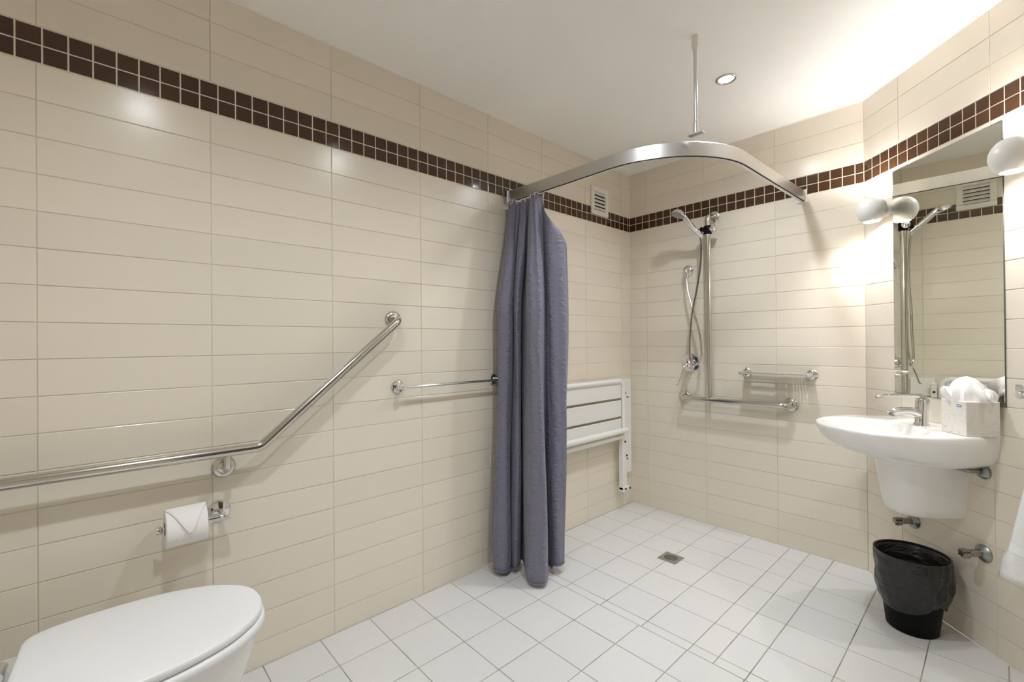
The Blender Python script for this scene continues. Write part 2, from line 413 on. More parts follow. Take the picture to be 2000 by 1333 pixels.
# ------------------------------------------------------------------ curtain rail
def band(path, off0, off1, z0, z1):
    """rectangular section swept along a plan path; off measured to the left of travel"""
    n = len(path); L = []
    for i in range(n):
        a = Vector(path[max(i - 1, 0)]); c = Vector(path[min(i + 1, n - 1)]); t = (c - a).normalized(); nn = Vector((-t.y, t.x)); p = Vector(path[i])
        A = p + nn * off0; B_ = p + nn * off1; bv = 0.004
        L.append([(A.x, A.y, z0), (B_.x, B_.y, z0), (B_.x, B_.y, z1 - bv), (B_.x - nn.x * bv, B_.y - nn.y * bv, z1), (A.x + nn.x * bv, A.y + nn.y * bv, z1), (A.x, A.y, z1 - bv)])
    return L
RB, RT = 1.907, 1.967
rail_path = [(0.003, 1.541), (0.2, 1.548), (0.4, 1.553), (0.63, 1.557)]
cx_, cy_, R_ = 0.648, 1.985, 0.428
rail_path += [(cx_ + R_ * math.sin(a), cy_ - R_ * math.cos(a)) for a in [math.radians(d) for d in range(3, 88, 6)]]
rail_path += [(1.078, 2.05), (1.086, 2.35), (1.098, 2.744)]
rail_path = [tuple(p) for p in [(Vector(q)) for q in rail_path]]
cr = thing('curtain_rail', 'grey aluminium shower curtain rail curving from wall to wall', 'curtain rail', (0, 0, 0))
MB().loops(band(rail_path, 0.0, 0.022, RB, RT)).build('track', M['alu'], cr)
MB().loops([[(p[0], p[1], p[2]) for p in l] for l in band(rail_path, 0.0005, 0.005, RB - 0.0012, RB + 0.001)]).build('painted_shadow_gap', M['dark'], cr)  # dark strip painting the shadow gap along the track's outer bottom edge
MB().box((0.0, 1.532, RB - 0.004), (0.028, 1.575, RT + 0.003), 0.002).build('end_bracket', M['chrome_dull'], cr)
MB().box((1.092 - 0.032, D - 0.012, RB - 0.003), (1.092 + 0.014, D, RT + 0.003), 0.002).build('end_bracket', M['enamel'], cr)
rx, ry = 1.003, 1.655
MB().lathe([(0, 0.0065), (CEIL - RT, 0.0065)], (rx, ry, RT), (0, 0, 1), 16).build('ceiling_rod', M['alu'], cr)
MB().lathe([(0, 0.011), (0.045, 0.0095), (0.052, 0.007)], (rx, ry, RT), (0, 0, 1), 16).build('rod_socket', M['alu'], cr)
MB().lathe([(0, 0.0135), (0.042, 0.0135), (0.048, 0.010), (0.056, 0.0085)], (rx, ry, CEIL), (0, 0, -1), 16).build('ceiling_socket', M['vent'], cr)
MB().box((rx - 0.03, ry - 0.014, RT - 0.001), (rx + 0.03, ry + 0.014, RT + 0.004), 0.001).build('saddle', M['alu'], cr)

# ------------------------------------------------------------------ curtain
LD = [(.118, -.210), (.110, -.150), (.075, -.075), (.012, -.02), (.0, .004), (.025, .034), (.058, .034), (.080, -.005), (.082, -.065), (.094, -.012), (.112, .012), (.130, -.012), (.137, -.085), (.150, -.03), (.158, .06), (.176, .125), (.215, .148), (.250, .138), (.262, .06), (.268, -.025), (.298, .026), (.334, .03), (.357, .0), (.340, -.05)]
bot = [(.085 + l_ * .676 + d_ * .736, 1.372 + l_ * .736 - d_ * .677) for l_, d_ in LD]   # l across, d towards the room
NC = len(bot)
top = [(0.014 + 0.318 * i / (NC - 1), 1.562 - 0.050 * (1 - i / (NC - 1)) - 0.26 * LD[i][1]) for i in range(NC)]
top[0] = (.010, 1.60); top[1] = (.012, 1.575)
top[-3] = (.328, 1.552); top[-2] = (.343, 1.60); top[-1] = (.345, 1.64)
midl = [(b_[0] * 0.72 + t_[0] * 0.28 - 0.004, b_[1] * 0.66 + t_[1] * 0.34) for b_, t_ in zip(bot, top)]
midl[-2] = (.352, 1.625); midl[-1] = (.33, 1.67)
def at_level(tv):  # tv 0 bottom .. 1 top
    if tv < 0.7:
        k = tv / 0.7; k = k * k * (3 - 2 * k); return [(a[0] + (c[0] - a[0]) * k, a[1] + (c[1] - a[1]) * k) for a, c in zip(bot, midl)]
    k = (tv - 0.7) / 0.3; k = k * k * (3 - 2 * k) * 0.5 + k * 0.5
    return [(a[0] + (c[0] - a[0]) * k, a[1] + (c[1] - a[1]) * k) for a, c in zip(midl, top)]
cu = thing('shower_curtain', 'slate grey-purple seersucker shower curtain bunched against the tiled wall', 'curtain', (0, 0, 0))
NV = 60; rows = []
for j in range(NV + 1):
    tv = j / NV; pl = spline([(x, y, 0) for x, y in at_level(tv)], 7); row = []
    for i, p in enumerate(pl):
        u = i / (len(pl) - 1)
        ztop = 1.893 - 0.008 * abs(math.sin(u * PI * 8)) - max(0, (u - 0.80) / 0.20) ** 1.0 * 0.25
        zbot = 0.035 - 0.02 * math.sin(PI * u) + (0.02 if u > 0.86 else 0) + 0.018 * max(0, 1 - abs(u - 0.5) / 0.12)
        wob = 0.004 * math.sin(tv * 9 + u * 25)
        row.append((p.x + wob, p.y + wob * 0.6, zbot + (ztop - zbot) * tv))
    rows.append(row)
n = len(rows[0])
fab = MB().loops(rows, False, False, closed=False)
cf = fab.build('curtain_fabric', M['curtain'], cu, smooth=70)
uvl = cf.data.uv_layers.new(name='UVMap'); arc = [0.0]
for i in range(1, n): arc.append(arc[-1] + (Vector(rows[10][i]) - Vector(rows[10][i - 1])).length)
for l in cf.data.loops:
    vi = l.vertex_index; uvl.data[l.index].uv = (arc[vi % n], rows[vi // n][vi % n][2])
sol = cf.modifiers.new('thickness', 'SOLIDIFY'); sol.thickness = 0.0016; sol.offset = 0
hem = MB().tube([(p[0], p[1], p[2] + 0.003) for p in rows[0]], 0.0026, 6).build('bottom_hem', M['curtain'], cu)
for i in range(11):
    u = 0.10 + 0.72 * i / 10; p = rows[-1][int(u * (n - 1))]
    yy = 1.552 + 0.006
    MB().tube(spline([(p[0], p[1], p[2] - 0.012), (p[0] + 0.002, p[1] - 0.004, p[2] + 0.004), (p[0], yy + 0.004, RB - 0.006), (p[0], yy + 0.004, RB + 0.004)], 4), 0.0018, 6).build('hook', M['vent'], cu)

# ------------------------------------------------------------------ air vent (left wall)
lc, rz = on_left(2.383, 2.088)
t = thing('air_vent', 'white square louvred exhaust vent set over the mosaic band', 'vent', lc, rz)
H_ = 0.0925; q = 0.06
for a, c in (((-H_, -0.014, -H_), (H_, 0, -q)), ((-H_, -0.014, q), (H_, 0, H_)), ((-H_, -0.0135, -q), (-q, 0, q)), ((q, -0.0135, -q), (H_, 0, q))):
    MB().box(a, c, 0.003).build('frame', M['vent'], t)
MB().box((-q, -0.002, -q), (q, 0, q)).build('backing', M['dark'], t)
for k in range(5):
    z = -q + (k + 0.5) * 2 * q / 5
    MB().loops([[(x, -0.004, z + 0.011), (x, -0.016, z - 0.006), (x, -0.014, z - 0.010), (x, -0.002, z + 0.007)] for x in (-q, q)]).build('louvre', M['vent'], t, smooth=0)

# ------------------------------------------------------------------ helpers for chrome fittings
FLANGE = [(0, 0.037), (0.004, 0.0375), (0.009, 0.034), (0.012, 0.027), (0.012, 0.0185), (0.016, 0.0175)]
def flange(u, z, parent, prof=FLANGE, material=None, name='flange'):
    return MB().lathe(prof, (u, 0, z), (0, -1, 0), 28).build(name, material or M['steel'], parent)

# angled grab rail, left wall
t = thing('angled_grab_rail', 'long stainless grab rail bent up at an angle beside the toilet', 'grab rail', *on_left(0, 0))
BR = 0.0165
pth = fillet([(0.876, -0.005, 1.258), (0.872, -0.072, 1.258), (0.335, -0.072, 0.800), (-0.56, -0.072, 0.800), (-0.56, -0.005, 0.800)], 0.045, 8)
MB().tube(pth, BR, 18).build('bar', M['steel'], t)
flange(0.876, 1.258, t); flange(-0.56, 0.80, t)
for u in (0.238, -0.47):
    MB().tube(fillet([(u, -0.004, 0.736), (u, -0.068, 0.736), (u, -0.072, 0.790)], 0.022, 6), 0.0105, 14).build('support_arm', M['steel'], t)
    flange(u, 0.736, t, [(0, 0.035), (0.005, 0.0355), (0.010, 0.031), (0.012, 0.022), (0.010, 0.020), (0.013, 0.014)])

# straight towel rail, left wall
def towel_rail(name, label, loc, rz, u0, u1, n_, flip=0):
    t = thing(name, label, 'towel rail', loc, rz)
    MB().tube([(u0, -n_, 0), (u1, -n_, 0)], 0.0062, 14).build('bar', M['chrome'], t)
    for u in (u0, u1):
        MB().lathe([(0, 0.027), (0.006, 0.028), (0.010, 0.025), (0.012, 0.016)], (u, 0, 0), (0, -1, 0), 28).build('flange', M['chrome'], t)
        MB().lathe([(0, 0.0125), (n_ + 0.012, 0.0125), (n_ + 0.016, 0.010), (n_ + 0.016, 0)], (u, 0, 0), (0, -1, 0), 20).build('post', M['chrome'], t)
    return t
towel_rail('towel_rail', 'slim straight chrome towel rail running up to the curtain', *on_left(0, 0.963), 0.894, 1.447, 0.055)

# toilet roll holder + roll
t = thing('toilet_roll_holder', 'chrome toilet roll holder with a small hood plate on the tiled wall', 'roll holder', *on_left(0.225, 0.592))
MB().lathe([(0, 0.031), (0.006, 0.032), (0.012, 0.028), (0.016, 0.017), (0.018, 0.0)], (0, 0, 0), (0, -1, 0), 30).build('flange', M['chrome'], t)
MB().tube(fillet([(0, -0.004, 0), (0, -0.078, 0.0), (-0.168, -0.078, 0.0)], 0.012, 6), 0.0085, 14).build('arm', M['chrome'], t)
MB().box((-0.045, -0.088, -0.010), (0.018, -0.045, -0.001), 0.0025).build('hood_plate', M['chrome'], t)
MB().lathe([(0, 0.010), (0.008, 0.013), (0.014, 0.012), (0.014, 0)], (-0.160, -0.078, 0.0), (-1, 0, 0), 18).build('end_cap', M['chrome'], t)
t = thing('toilet_roll', 'white toilet paper roll with its loose end folded to a point', 'toilet roll', *on_left(0.123, 0.592))
cyl = []; RR = 0.056; cy0 = -0.078
MB().lathe([(0, 0.020), (0, RR - 0.002), (0.002, RR), (0.102, RR), (0.104, RR - 0.002), (0.104, 0.020)], (-0.052, cy0, 0), (1, 0, 0), 48, cap=False).build('paper', M['paper'], t)
MB().lathe([(0.0005, 0.020), (0.1035, 0.020)], (-0.052, cy0, 0), (1, 0, 0), 24, cap=False).build('cardboard_core', mat('brown card', (0.42, 0.33, 0.24), 0.9), t)
g = MB(); N1, N2 = 14, 10; vv = []
for i in range(N1 + 1):
    a = math.radians(100 - i / N1 * 112); k = 1 - max(0, (i - 2) / (N1 - 2)); hw = 0.052 * (k ** 0.9 if i > 2 else 1) + 0.0008
    for j in range(N2 + 1):
        x = -0.052 + 0.052 + hw * (2 * j / N2 - 1) + (1 - k) * 0.006
        r = RR + 0.0016 + 0.002 * (i / N1); vv.append((x, cy0 - r * math.cos(a), r * math.sin(a)))
g.add(vv, [(i * (N2 + 1) + j, i * (N2 + 1) + j + 1, (i + 1) * (N2 + 1) + j + 1, (i + 1) * (N2 + 1) + j) for i in range(N1) for j in range(N2)])
ff = g.build('folded_end', M['paper'], t); s_ = ff.modifiers.new('thickness', 'SOLIDIFY'); s_.thickness = 0.0016; s_.offset = 1

# ------------------------------------------------------------------ toilet
t = thing('toilet', 'white back-to-wall toilet with its lid closed', 'toilet', (0.418, -0.02, 0), math.radians(-2.5))
def egg(scale=1.0, dw=0.0, df=0.0, back=None, n=28):
    hw = [(.27, 0), (.267, .03), (.258, .065), (.235, .103), (.185, .147), (.12, .176), (.05, .192), (-.03, .196), (-.10, .192), (-.155, .18), (-.185, .162), (-.195, .135)]
    pts = [(x * scale + (dw if x > 0.01 else 0), y + (df if y > 0.02 else 0)) for y, x in hw]
    half = spline([(x, y, 0) for x, y in pts], 4)
    r = [(p.x, p.y) for p in half]
    return r + [(-x, y) for x, y in reversed(r) if x > 1e-6]
def egg_loops(levels):
    L = []
    for z, sc, dy, dw in levels:
        L.append([(x * sc + math.copysign(dw, x) * (abs(x) > 0.001), (y + 0.0) * sc + dy, z) for x, y in egg()])
    return L
MB().loops(egg_loops([(0.4530, 0.965, 0.001, 0), (0.4515, 0.99, 0.0, 0), (0.456, 1.0, 0, 0), (0.462, 1.0, 0, 0), (0.4665, 0.992, 0, 0), (0.4685, 0.975, 0, 0), (0.4695, 0.93, 0, 0), (0.4705, 0.7, 0.005, 0), (0.4708, 0.3, 0.01, 0)])).build('lid', M['plastic'], t, smooth=50)
MB().loops(egg_loops([(0.426, 0.96, 0.002, 0), (0.424, 1.0, 0.001, 0.002), (0.430, 1.015, 0.001, 0.004), (0.441, 1.015, 0.001, 0.004), (0.447, 1.0, 0.001, 0.002), (0.448, 0.95, 0.002, 0)])).build('seat', M['plastic'], t, smooth=50)
def pan_loop(z, w, yf, yb, n=20):
    p = []
    for i in range(n + 1):
        a = -PI / 2 + PI * i / n  # from left side round the front to the right side
        p.append((w * math.copysign(abs(math.sin(a)) ** 0.8, math.sin(a)), -0.05 + (yf + 0.05) * abs(math.cos(a)) ** 0.85, z))
    p += [(w, -0.20, z), (w * 0.98, yb, z), (-w * 0.98, yb, z), (-w, -0.20, z)]
    return p
YB = -0.565
MB().loops([pan_loop(0.0, 0.125, 0.165, YB), pan_loop(0.02, 0.122, 0.16, YB), pan_loop(0.12, 0.128, 0.172, YB), pan_loop(0.24, 0.150, 0.205, YB), pan_loop(0.34, 0.172, 0.238, YB), pan_loop(0.39, 0.183, 0.254, YB), pan_loop(0.418, 0.186, 0.258, YB), pan_loop(0.423, 0.180, 0.250, YB)]).build('pan', M['porcelain'], t, smooth=55)
for sx in (-1, 1):
    MB().lathe([(0, 0.012), (0.05, 0.012)], (sx * 0.085 - 0.025, -0.222, 0.442), (1, 0, 0), 16).build('hinge', M['chrome'], t)
MB().box((-0.19, -0.585, 0.423), (0.19, -0.42, 0.86), 0.02).build('cistern', M['plastic'], t)

# ------------------------------------------------------------------ folding shower seat on the left wall
t = thing('folding_shower_seat', 'white slatted shower seat folded up flat against the wall', 'shower seat', *on_left(0, 0))
y0, y1 = 1.808, 2.552
MB().tube(fillet([(y0, -0.062, 0.53), (y0, -0.062, 0.888), (y1, -0.062, 0.888), (y1, -0.062, 0.53)], 0.05, 8), 0.016, 14).build('seat_frame', M['enamel'], t)
for z0, z1, nn in ((0.772, 0.868, 0), (0.647, 0.757, 0), (0.540, 0.632, 0)):
    MB().box((y0 + 0.018, -0.064, z0), (y1 - 0.022, -0.052, z1), 0.004).build('slat', M['slat'], t)
MB().tube([(y0 - 0.0, -0.088, 0.556), (2.553, -0.088, 0.556)], 0.019, 16).build('front_bar', M['enamel'], t)
MB().tube([(y0 - 0.01, -0.07, 0.510), (2.545, -0.07, 0.510)], 0.014, 14).build('lower_bar', M['enamel'], t)
for ys in (0, 1):
    f = (lambda y: y) if ys == 0 else (lambda y: 4.36 - y)
    def bx(a, c, nm, m_=None, bev=0.003):
        lo = min(f(a[0]), f(c[0])); hi = max(f(a[0]), f(c[0]))
        return MB().box((lo, a[1], a[2]), (hi, c[1], c[2]), bev).build(nm, M[m_ or 'enamel'], t)
    bx((2.585, -0.022, 0.768), (2.712, 0, 0.888), 'wall_bracket')
    bx((2.632, -0.030, 0.235), (2.702, 0, 0.772), 'wall_channel')
    bx((2.528, -0.074, 0.145), (2.560, -0.040, 0.515), 'leg')
    bx((2.572, -0.056, 0.135), (2.604, -0.020, 0.86), 'leg')
    bx((2.604, -0.030, 0.14), (2.640, -0.012, 0.24), 'strut')
    bx((2.528, -0.078, 0.135), (2.604, -0.036, 0.165), 'foot')
    for (yy, zz, nn) in ((2.588, 0.80, 0.056), (2.597, 0.37, 0.058), (2.61, 0.345, 0.05), (2.548, 0.475, 0.078), (2.548, 0.155, 0.080), (2.600, 0.152, 0.080)):
        MB().lathe([(0, 0.0075), (0.004, 0.0075), (0.006, 0.004)], (f(yy), -nn, zz), (0, -1, 0), 10).build('bolt', M['black_bolt'], t)
    MB().lathe([(0, 0.004), (0.02, 0.004)], (f(2.645), -0.03, 0.766), (1, 0, 0), 8).build('pivot_pin', M['black_bolt'], t)

# ------------------------------------------------------------------ shower rail on the back wall
t = thing('shower_grab_rail', 'stainless T-shaped shower grab rail with a tall upright', 'grab rail', *on_back(0, 0))
NB = 0.072
MB().tube(fillet([(0.408, -0.004, 0.79), (0.408, -NB, 0.79), (1.018, -NB, 0.795), (1.018, -0.004, 0.795)], 0.04, 8), 0.0165, 18).build('horizontal_bar', M['steel'], t)
MB().tube(fillet([(0.597, -NB, 0.792), (0.597, -NB, 1.925), (0.606, -0.004, 1.925)], 0.045, 8), 0.0165, 18).build('upright_bar', M['steel'], t)
for u, z in ((0.408, 0.79), (1.018, 0.795), (0.606, 1.925)): flange(u, z, t)
sl = MB().lathe([(-0.026, 0.020), (-0.024, 0.0235), (0.024, 0.0235), (0.026, 0.020)], (0.597, -NB, 1.835), (0, 0, 1), 20).build('slider', M['black'], t)
MB().lathe([(0, 0.016), (0.012, 0.020), (0.030, 0.021), (0.034, 0.015), (0.034, 0)], (0.620, -NB - 0.012, 1.835), (1, -0.2, 0), 18).build('slider_knob', M['chrome'], sl)
MB().tube([(0.597, -NB, 1.835), (0.572, -NB - 0.040, 1.838)], 0.014, 12).build('slider_arm', M['black'], sl)

# hand shower with hose
t = thing('hand_shower', 'chrome hand shower with a long looping metal hose', 'hand shower', *on_back(0, 0))
h0 = Vector((0.560, -0.118, 1.812)); h1 = Vector((0.507, -0.215, 1.915))
MB().lathe([(-0.022, 0.016), (0.0, 0.017), (0.022, 0.019)], h0 + Vector((0.003, 0.004, 0.0)), (h1 - h0), 16).build('holder_cup', M['chrome'], t)
hp = spline([h0 - (h1 - h0) * 0.1, h0 + (h1 - h0) * 0.35, h0 + (h1 - h0) * 0.75 + Vector((0, 0, 0.004)), h1 + Vector((0, 0, 0.010))], 5)
MB().tube(hp, [0.0115 + 0.005 * math.sin(PI * min(1, i / (len(hp) - 1))) for i in range(len(hp))], 14).build('handle', M['chrome'], t)
hd = h1 + Vector((-0.012, -0.024, 0.012)); ax = Vector((-0.25, -0.35, -0.9))
MB().lathe([(-0.022, 0.004), (-0.018, 0.020), (-0.006, 0.036), (0.008, 0.041), (0.013, 0.039)], hd, ax, 26).build('head', M['chrome'], t)
MB().lathe([(0.012, 0.037), (0.016, 0.034), (0.017, 0.0)], hd, ax, 26).build('spray_face', mat('grey spray face', (0.30, 0.30, 0.30), 0.4), t)
px = [(0.563, 1.800), (0.568, 1.757), (.557, 1.617), (.530, 1.461), (.506, 1.335), (.491, 1.208), (.489, 1.079), (.499, 1.028), (.525, 1.006), (.548, 1.030), (.556, 1.080), (.546, 1.175), (.528, 1.255), (.506, 1.335), (.481, 1.417), (.463, 1.483), (.452, 1.555), (.449, 1.572)]
dn = [-0.108, -0.10, -.09, -.09, -.095, -.095, -.10, -.10, -.098, -.092, -.085, -.08, -.078, -.076, -.07, -.065, -.055, -.052]
MB().tube(spline([(x, d, z) for (x, z), d in zip(px, dn)], 7), 0.0062, 10).build('hose', M['steel'], t)

t = thing('hose_elbow', 'round chrome wall elbow that feeds the shower hose', 'shower elbow', *on_back(0.437, 1.612))
MB().lathe([(0, 0.034), (0.005, 0.0355), (0.012, 0.030), (0.020, 0.016)], (0, 0, 0), (0, -1, 0), 26).build('wall_plate', M['chrome'], t)
MB().tube(fillet([(0, -0.01, 0), (0.008, -0.052, 0.0), (0.012, -0.052, -0.035)], 0.014, 6), 0.0125, 14).build('elbow', M['chrome'], t)
MB().lathe([(0, 0.011), (0.03, 0.010)], (0.012, -0.052, -0.025), (0, 0, -1), 14).build('outlet', M['chrome'], t)

t = thing('shower_mixer', 'round chrome shower mixer with a long thin lever', 'mixer tap', *on_back(0.447, 1.013))
MB().lathe([(0, 0.060), (0.004, 0.061), (0.008, 0.057), (0.010, 0.035)], (0, 0, 0), (0, -1, 0), 36).build('backplate', M['chrome'], t)
MB().lathe([(0.008, 0.034), (0.030, 0.032), (0.045, 0.028), (0.062, 0.024), (0.068, 0.014), (0.068, 0)], (0.004, 0, -0.004), (0, -1, 0), 26).build('body', M['chrome'], t)
MB().tube(spline([(0.006, -0.060, -0.002), (-0.004, -0.085, -0.025), (-0.015, -0.105, -0.075), (-0.026, -0.12, -0.128), (-0.032, -0.135, -0.136)], 5), [0.008] * 6 + [0.0042] * 15, 10).build('lever', M['chrome'], t)

# soap shelf with slots
t = thing('soap_shelf', 'chrome soap shelf with slots and ribs above the low grab bar', 'shelf', *on_back(0.955, 0.968))
xs = [-0.165, -0.135, -0.015, 0.035, 0.043, 0.070, 0.076, 0.084, 0.090, 0.098, 0.104, 0.112, 0.118, 0.126, 0.132, 0.165]
ds = [0.012, 0.030, 0.040, 0.052, 0.062, 0.085, 0.112]
g = MB(); slots = set()
slots |= {(1, 1), (1, 3)}; slots |= {(3, 1), (3, 3)}
for i in (5, 7, 9, 11, 13): slots |= {(i, 1), (i, 2), (i, 3), (i, 4)}
for i in range(len(xs) - 1):
    for j in range(len(ds) - 1):
        if (i, j) in slots: continue
        g.box((xs[i], -ds[j + 1], -0.0012), (xs[i + 1], -ds[j], 0.0012))
g.build('plate', M['steel'], t, smooth=0)
for u in (-0.165, 0.165):
    MB().lathe([(0, 0.026), (0.006, 0.027), (0.010, 0.023), (0.012, 0.015)], (u, 0, 0), (0, -1, 0), 26).build('flange', M['chrome'], t)
    MB().lathe([(0, 0.0105), (0.108, 0.0105), (0.112, 0.008), (0.112, 0)], (u, 0, 0), (0, -1, 0), 18).build('post', M['chrome'], t)
MB().tube([(-0.165, -0.112, 0.001), (0.165, -0.112, 0.001)], 0.0032, 8).build('front_rod', M['chrome'], t)

# ------------------------------------------------------------------ floor drain
t = thing('floor_drain', 'small square steel floor waste grate in the shower', 'drain', (0.611, 2.158, 0))
h = 0.051
for a, c in (((-h, -h), (h, -h + .012)), ((-h, h - .012), (h, h)), ((-h, -h + .012), (-h + .012, h - .012)), ((h - .012, -h + .012), (h, h - .012))):
    MB().box((a[0], a[1], -0.001), (c[0], c[1], 0.0035), 0.001).build('rim', M['chrome_dull'], t)
MB().box((-h + .01, -h + .01, -0.001), (h - .01, h - .01, 0.0005)).build('sump', M['dark'], t)
NS = 32; ring = []
g = MB()
for k in range(NS):
    a0, a1 = 2 * PI * k / NS, 2 * PI * (k + 1) / NS
    def sqp(a):
        c_, s_ = math.cos(a), math.sin(a); q_ = (h - .011) / max(abs(c_), abs(s_)); return (c_ * q_, s_ * q_)
    r = 0.034
    p = [(r * math.cos(a0), r * math.sin(a0)), sqp(a0), sqp(a1), (r * math.cos(a1), r * math.sin(a1))]
    g.loops([[(x, y, 0.0) for x, y in p], [(x, y, 0.003) for x, y in p]])
g.build('plate', M['chrome_dull'], t, smooth=0)
for k in range(6):
    d_ = -0.0285 + 0.0114 * k; hl = math.sqrt(max(0.035 ** 2 - d_ ** 2, 0))
    bb = MB().box((-hl, -0.0028, 0.0), (hl, 0.0028, 0.003)).build('grate_bar', M['chrome_dull'], t, smooth=0)
    bb.rotation_euler = (0, 0, math.radians(20)); bb.location = (-d_ * math.sin(math.radians(20)), d_ * math.cos(math.radians(20)), 0)

# ------------------------------------------------------------------ basin on the diagonal wall
t = thing('wash_basin', 'white wall-hung wash basin with a half pedestal shroud', 'basin', *on_diag(0.415, 0))
half = spline([(.225, 0.0, 0), (.245, .10, 0), (.254, .19, 0), (.246, .262, 0), (.216, .337, 0), (.158, .407, 0), (.08, .450, 0), (0, .463, 0)], 5)
ol = [(p.x, p.y) for p in half]; ol = ol + [(-x, y) for x, y in reversed(ol) if x > 1e-6]
ol += [(-0.15, 0.0), (-0.075, 0.0), (0, 0.0), (0.075, 0.0), (0.15, 0.0)]
ol = [(x, y + 0.0015) for x, y in ol]
def bl(z, ks, kn, dz=0): return [(x * ks, -y * kn, z) for x, y in ol]
def ell(z, k, a=0.195, bq=0.150, c=0.285):
    out = []
    for x, y in ol:
        th = math.atan2(y - 0.265, x); out.append((a * k * math.cos(th), -(c + bq * k * math.sin(th)), z))
    return out
L = [bl(0.664, .30, .26), bl(0.665, .50, .42), bl(0.672, .68, .57), bl(0.684, .82, .70), bl(0.702, .915, .81), bl(0.725, .968, .895), bl(0.752, .992, .952), bl(0.778, 1.0, .985), bl(0.794, 1.0, 1.0), bl(0.801, .993, .993), bl(0.804, .98, .982),
     ell(0.804, 1.06), ell(0.803, 1.0), ell(0.797, 0.965), ell(0.775, 0.92), ell(0.745, 0.82), ell(0.722, 0.62), ell(0.712, 0.35), ell(0.710, 0.1)]
bo = MB().loops(L).build('bowl', M['porcelain'], t, smooth=50)
MB().lathe([(0, 0.022), (0.002, 0.022), (0.004, 0.018), (0.004, 0)], (0, -0.285, 0.711), (0, 0, 1), 20).build('waste', M['chrome'], bo)
def sh(z, hw, dp):
    p = []
    for i in range(25):
        a = PI * i / 24; p.append((hw * math.copysign(abs(math.cos(a)) ** 0.55, math.cos(a)), -dp * abs(math.sin(a)) ** 0.6, z))
    return p
MB().loops([sh(0.458, .080, .185), sh(0.455, .088, .198), sh(0.462, .094, .206), sh(0.50, .098, .214), sh(0.58, .104, .226), sh(0.68, .112, .240)]).build('shroud', M['porcelain'], t, smooth=50)

t = thing('basin_mixer', 'chrome basin mixer with a long raised lever', 'tap', *on_diag(0.415, 0.804))
MB().lathe([(0, 0.026), (0.004, 0.026), (0.010, 0.022), (0.06, 0.021), (0.078, 0.023), (0.10, 0.023), (0.108, 0.019), (0.110, 0)], (0, -0.085, 0), (0, 0.05, 1), 24).build('body', M['chrome'], t)
sp = [(0, -0.085, 0.042), (0, -0.125, 0.056), (0, -0.165, 0.058), (0, -0.195, 0.054), (0, -0.205, 0.046)]
MB().tube(spline(sp, 4), [0.0165] * 5 + [0.0145] * 12, 16).build('spout', M['chrome'], t)
MB().lathe([(0, 0.0125), (0.010, 0.0125), (0.010, 0.009)], (0, -0.199, 0.046), (0, -0.25, -1), 16).build('aerator', M['chrome_dull'], t)
MB().tube(spline([(0, -0.070, 0.112), (0, -0.11, 0.120), (0, -0.17, 0.122), (0, -0.235, 0.119), (0, -0.262, 0.114)], 4), [0.010] * 4 + [0.0065] * 13, 10).build('lever', M['chrome'], t)

# ------------------------------------------------------------------ tissue box
t = thing('tissue_box', 'cube tissue box with scroll print and tissue pulled out', 'tissue box', *on_diag(0.606, 0.8045))
t.rotation_euler = (0, 0, -PI / 4 - 0.075)
a = 0.054; cy_t = -0.070; bh = 0.124
MB().box((-a, cy_t - a, 0), (a, cy_t + a, bh), 0.0015).build('carton', M['print'], t, smooth=0)
pn = MB().box((a - 0.001, cy_t - a + 0.004, bh - 0.060), (a + 0.0006, cy_t - a + 0.03, bh - 0.02))
lb = MB().box((-a + 0.066, cy_t - a - 0.0008, bh - 0.026), (-a + 0.090, cy_t - a + 0.001, bh - 0.009)).build('brand_patch', mat('white print', (0.86, 0.86, 0.87), 0.55), t, smooth=0)
MB().box((-a + 0.0685, cy_t - a - 0.0012, bh - 0.0225), (-a + 0.0875, cy_t - a, bh - 0.0125)).build('brand_mark', M['blue'], lb, smooth=0)
for k in range(4):
    MB().box((-a + 0.0705 + k * 0.004, cy_t - a - 0.0016, bh - 0.0195), (-a + 0.0731 + k * 0.004, cy_t - a - 0.001, bh - 0.0155)).build('letter', M['paper'], lb, smooth=0)
def crumple(name, base, peak, wid, seed, nr=26, nz=10):
    rnd = random.Random(seed); ph = [rnd.uniform(0, 6.28) for _ in range(6)]; Ls = []
    for j in range(nz + 1):
        tv = j / nz; L_ = []
        for i in range(nr):
            an = 2 * PI * i / nr
            fold = 1 + 0.20 * math.sin(5 * an + ph[0] + 2 * tv) + 0.14 * math.sin(9 * an + ph[1] - 3 * tv) + 0.07 * math.sin(14 * an + ph[2])
            rr = wid * (0.95 + 0.25 * math.sin(PI * tv * 0.8)) * (1 - tv) ** 0.55 * fold
            c = Vector(base).lerp(Vector(peak), tv)
            L_.append((c.x + rr * math.cos(an), c.y + rr * 0.9 * math.sin(an), c.z + 0.010 * math.sin(3 * an + ph[3]) * tv * (1 - tv) * 3))
        Ls.append(L_)
    return MB().loops(Ls).build(name, M['paper'], t, smooth=28)
crumple('tissue', (0.0, cy_t, bh - 0.004), (-0.005, cy_t - 0.004, bh + 0.088), 0.056, 3)
crumple('tissue', (-0.012, cy_t - 0.03, bh - 0.004), (-0.03, cy_t - 0.062, bh + 0.050), 0.030, 5)
crumple('tissue', (0.02, cy_t + 0.028, bh - 0.004), (0.026, cy_t + 0.034, bh + 0.045), 0.032, 8)

# ------------------------------------------------------------------ mirror
t = thing('wall_mirror', 'tall frameless rectangular mirror above the basin', 'mirror', *on_diag(0.421, 0))
MB().box((-0.2410, -0.0045, 0.9105), (0.2410, 0, 1.9245)).build('edge', M['mirror_edge'], t, smooth=0)
MB().box((-0.2395, -0.0052, 0.9120), (0.2395, -0.0046, 1.9230)).build('glass', M['mirror'], t, smooth=0)

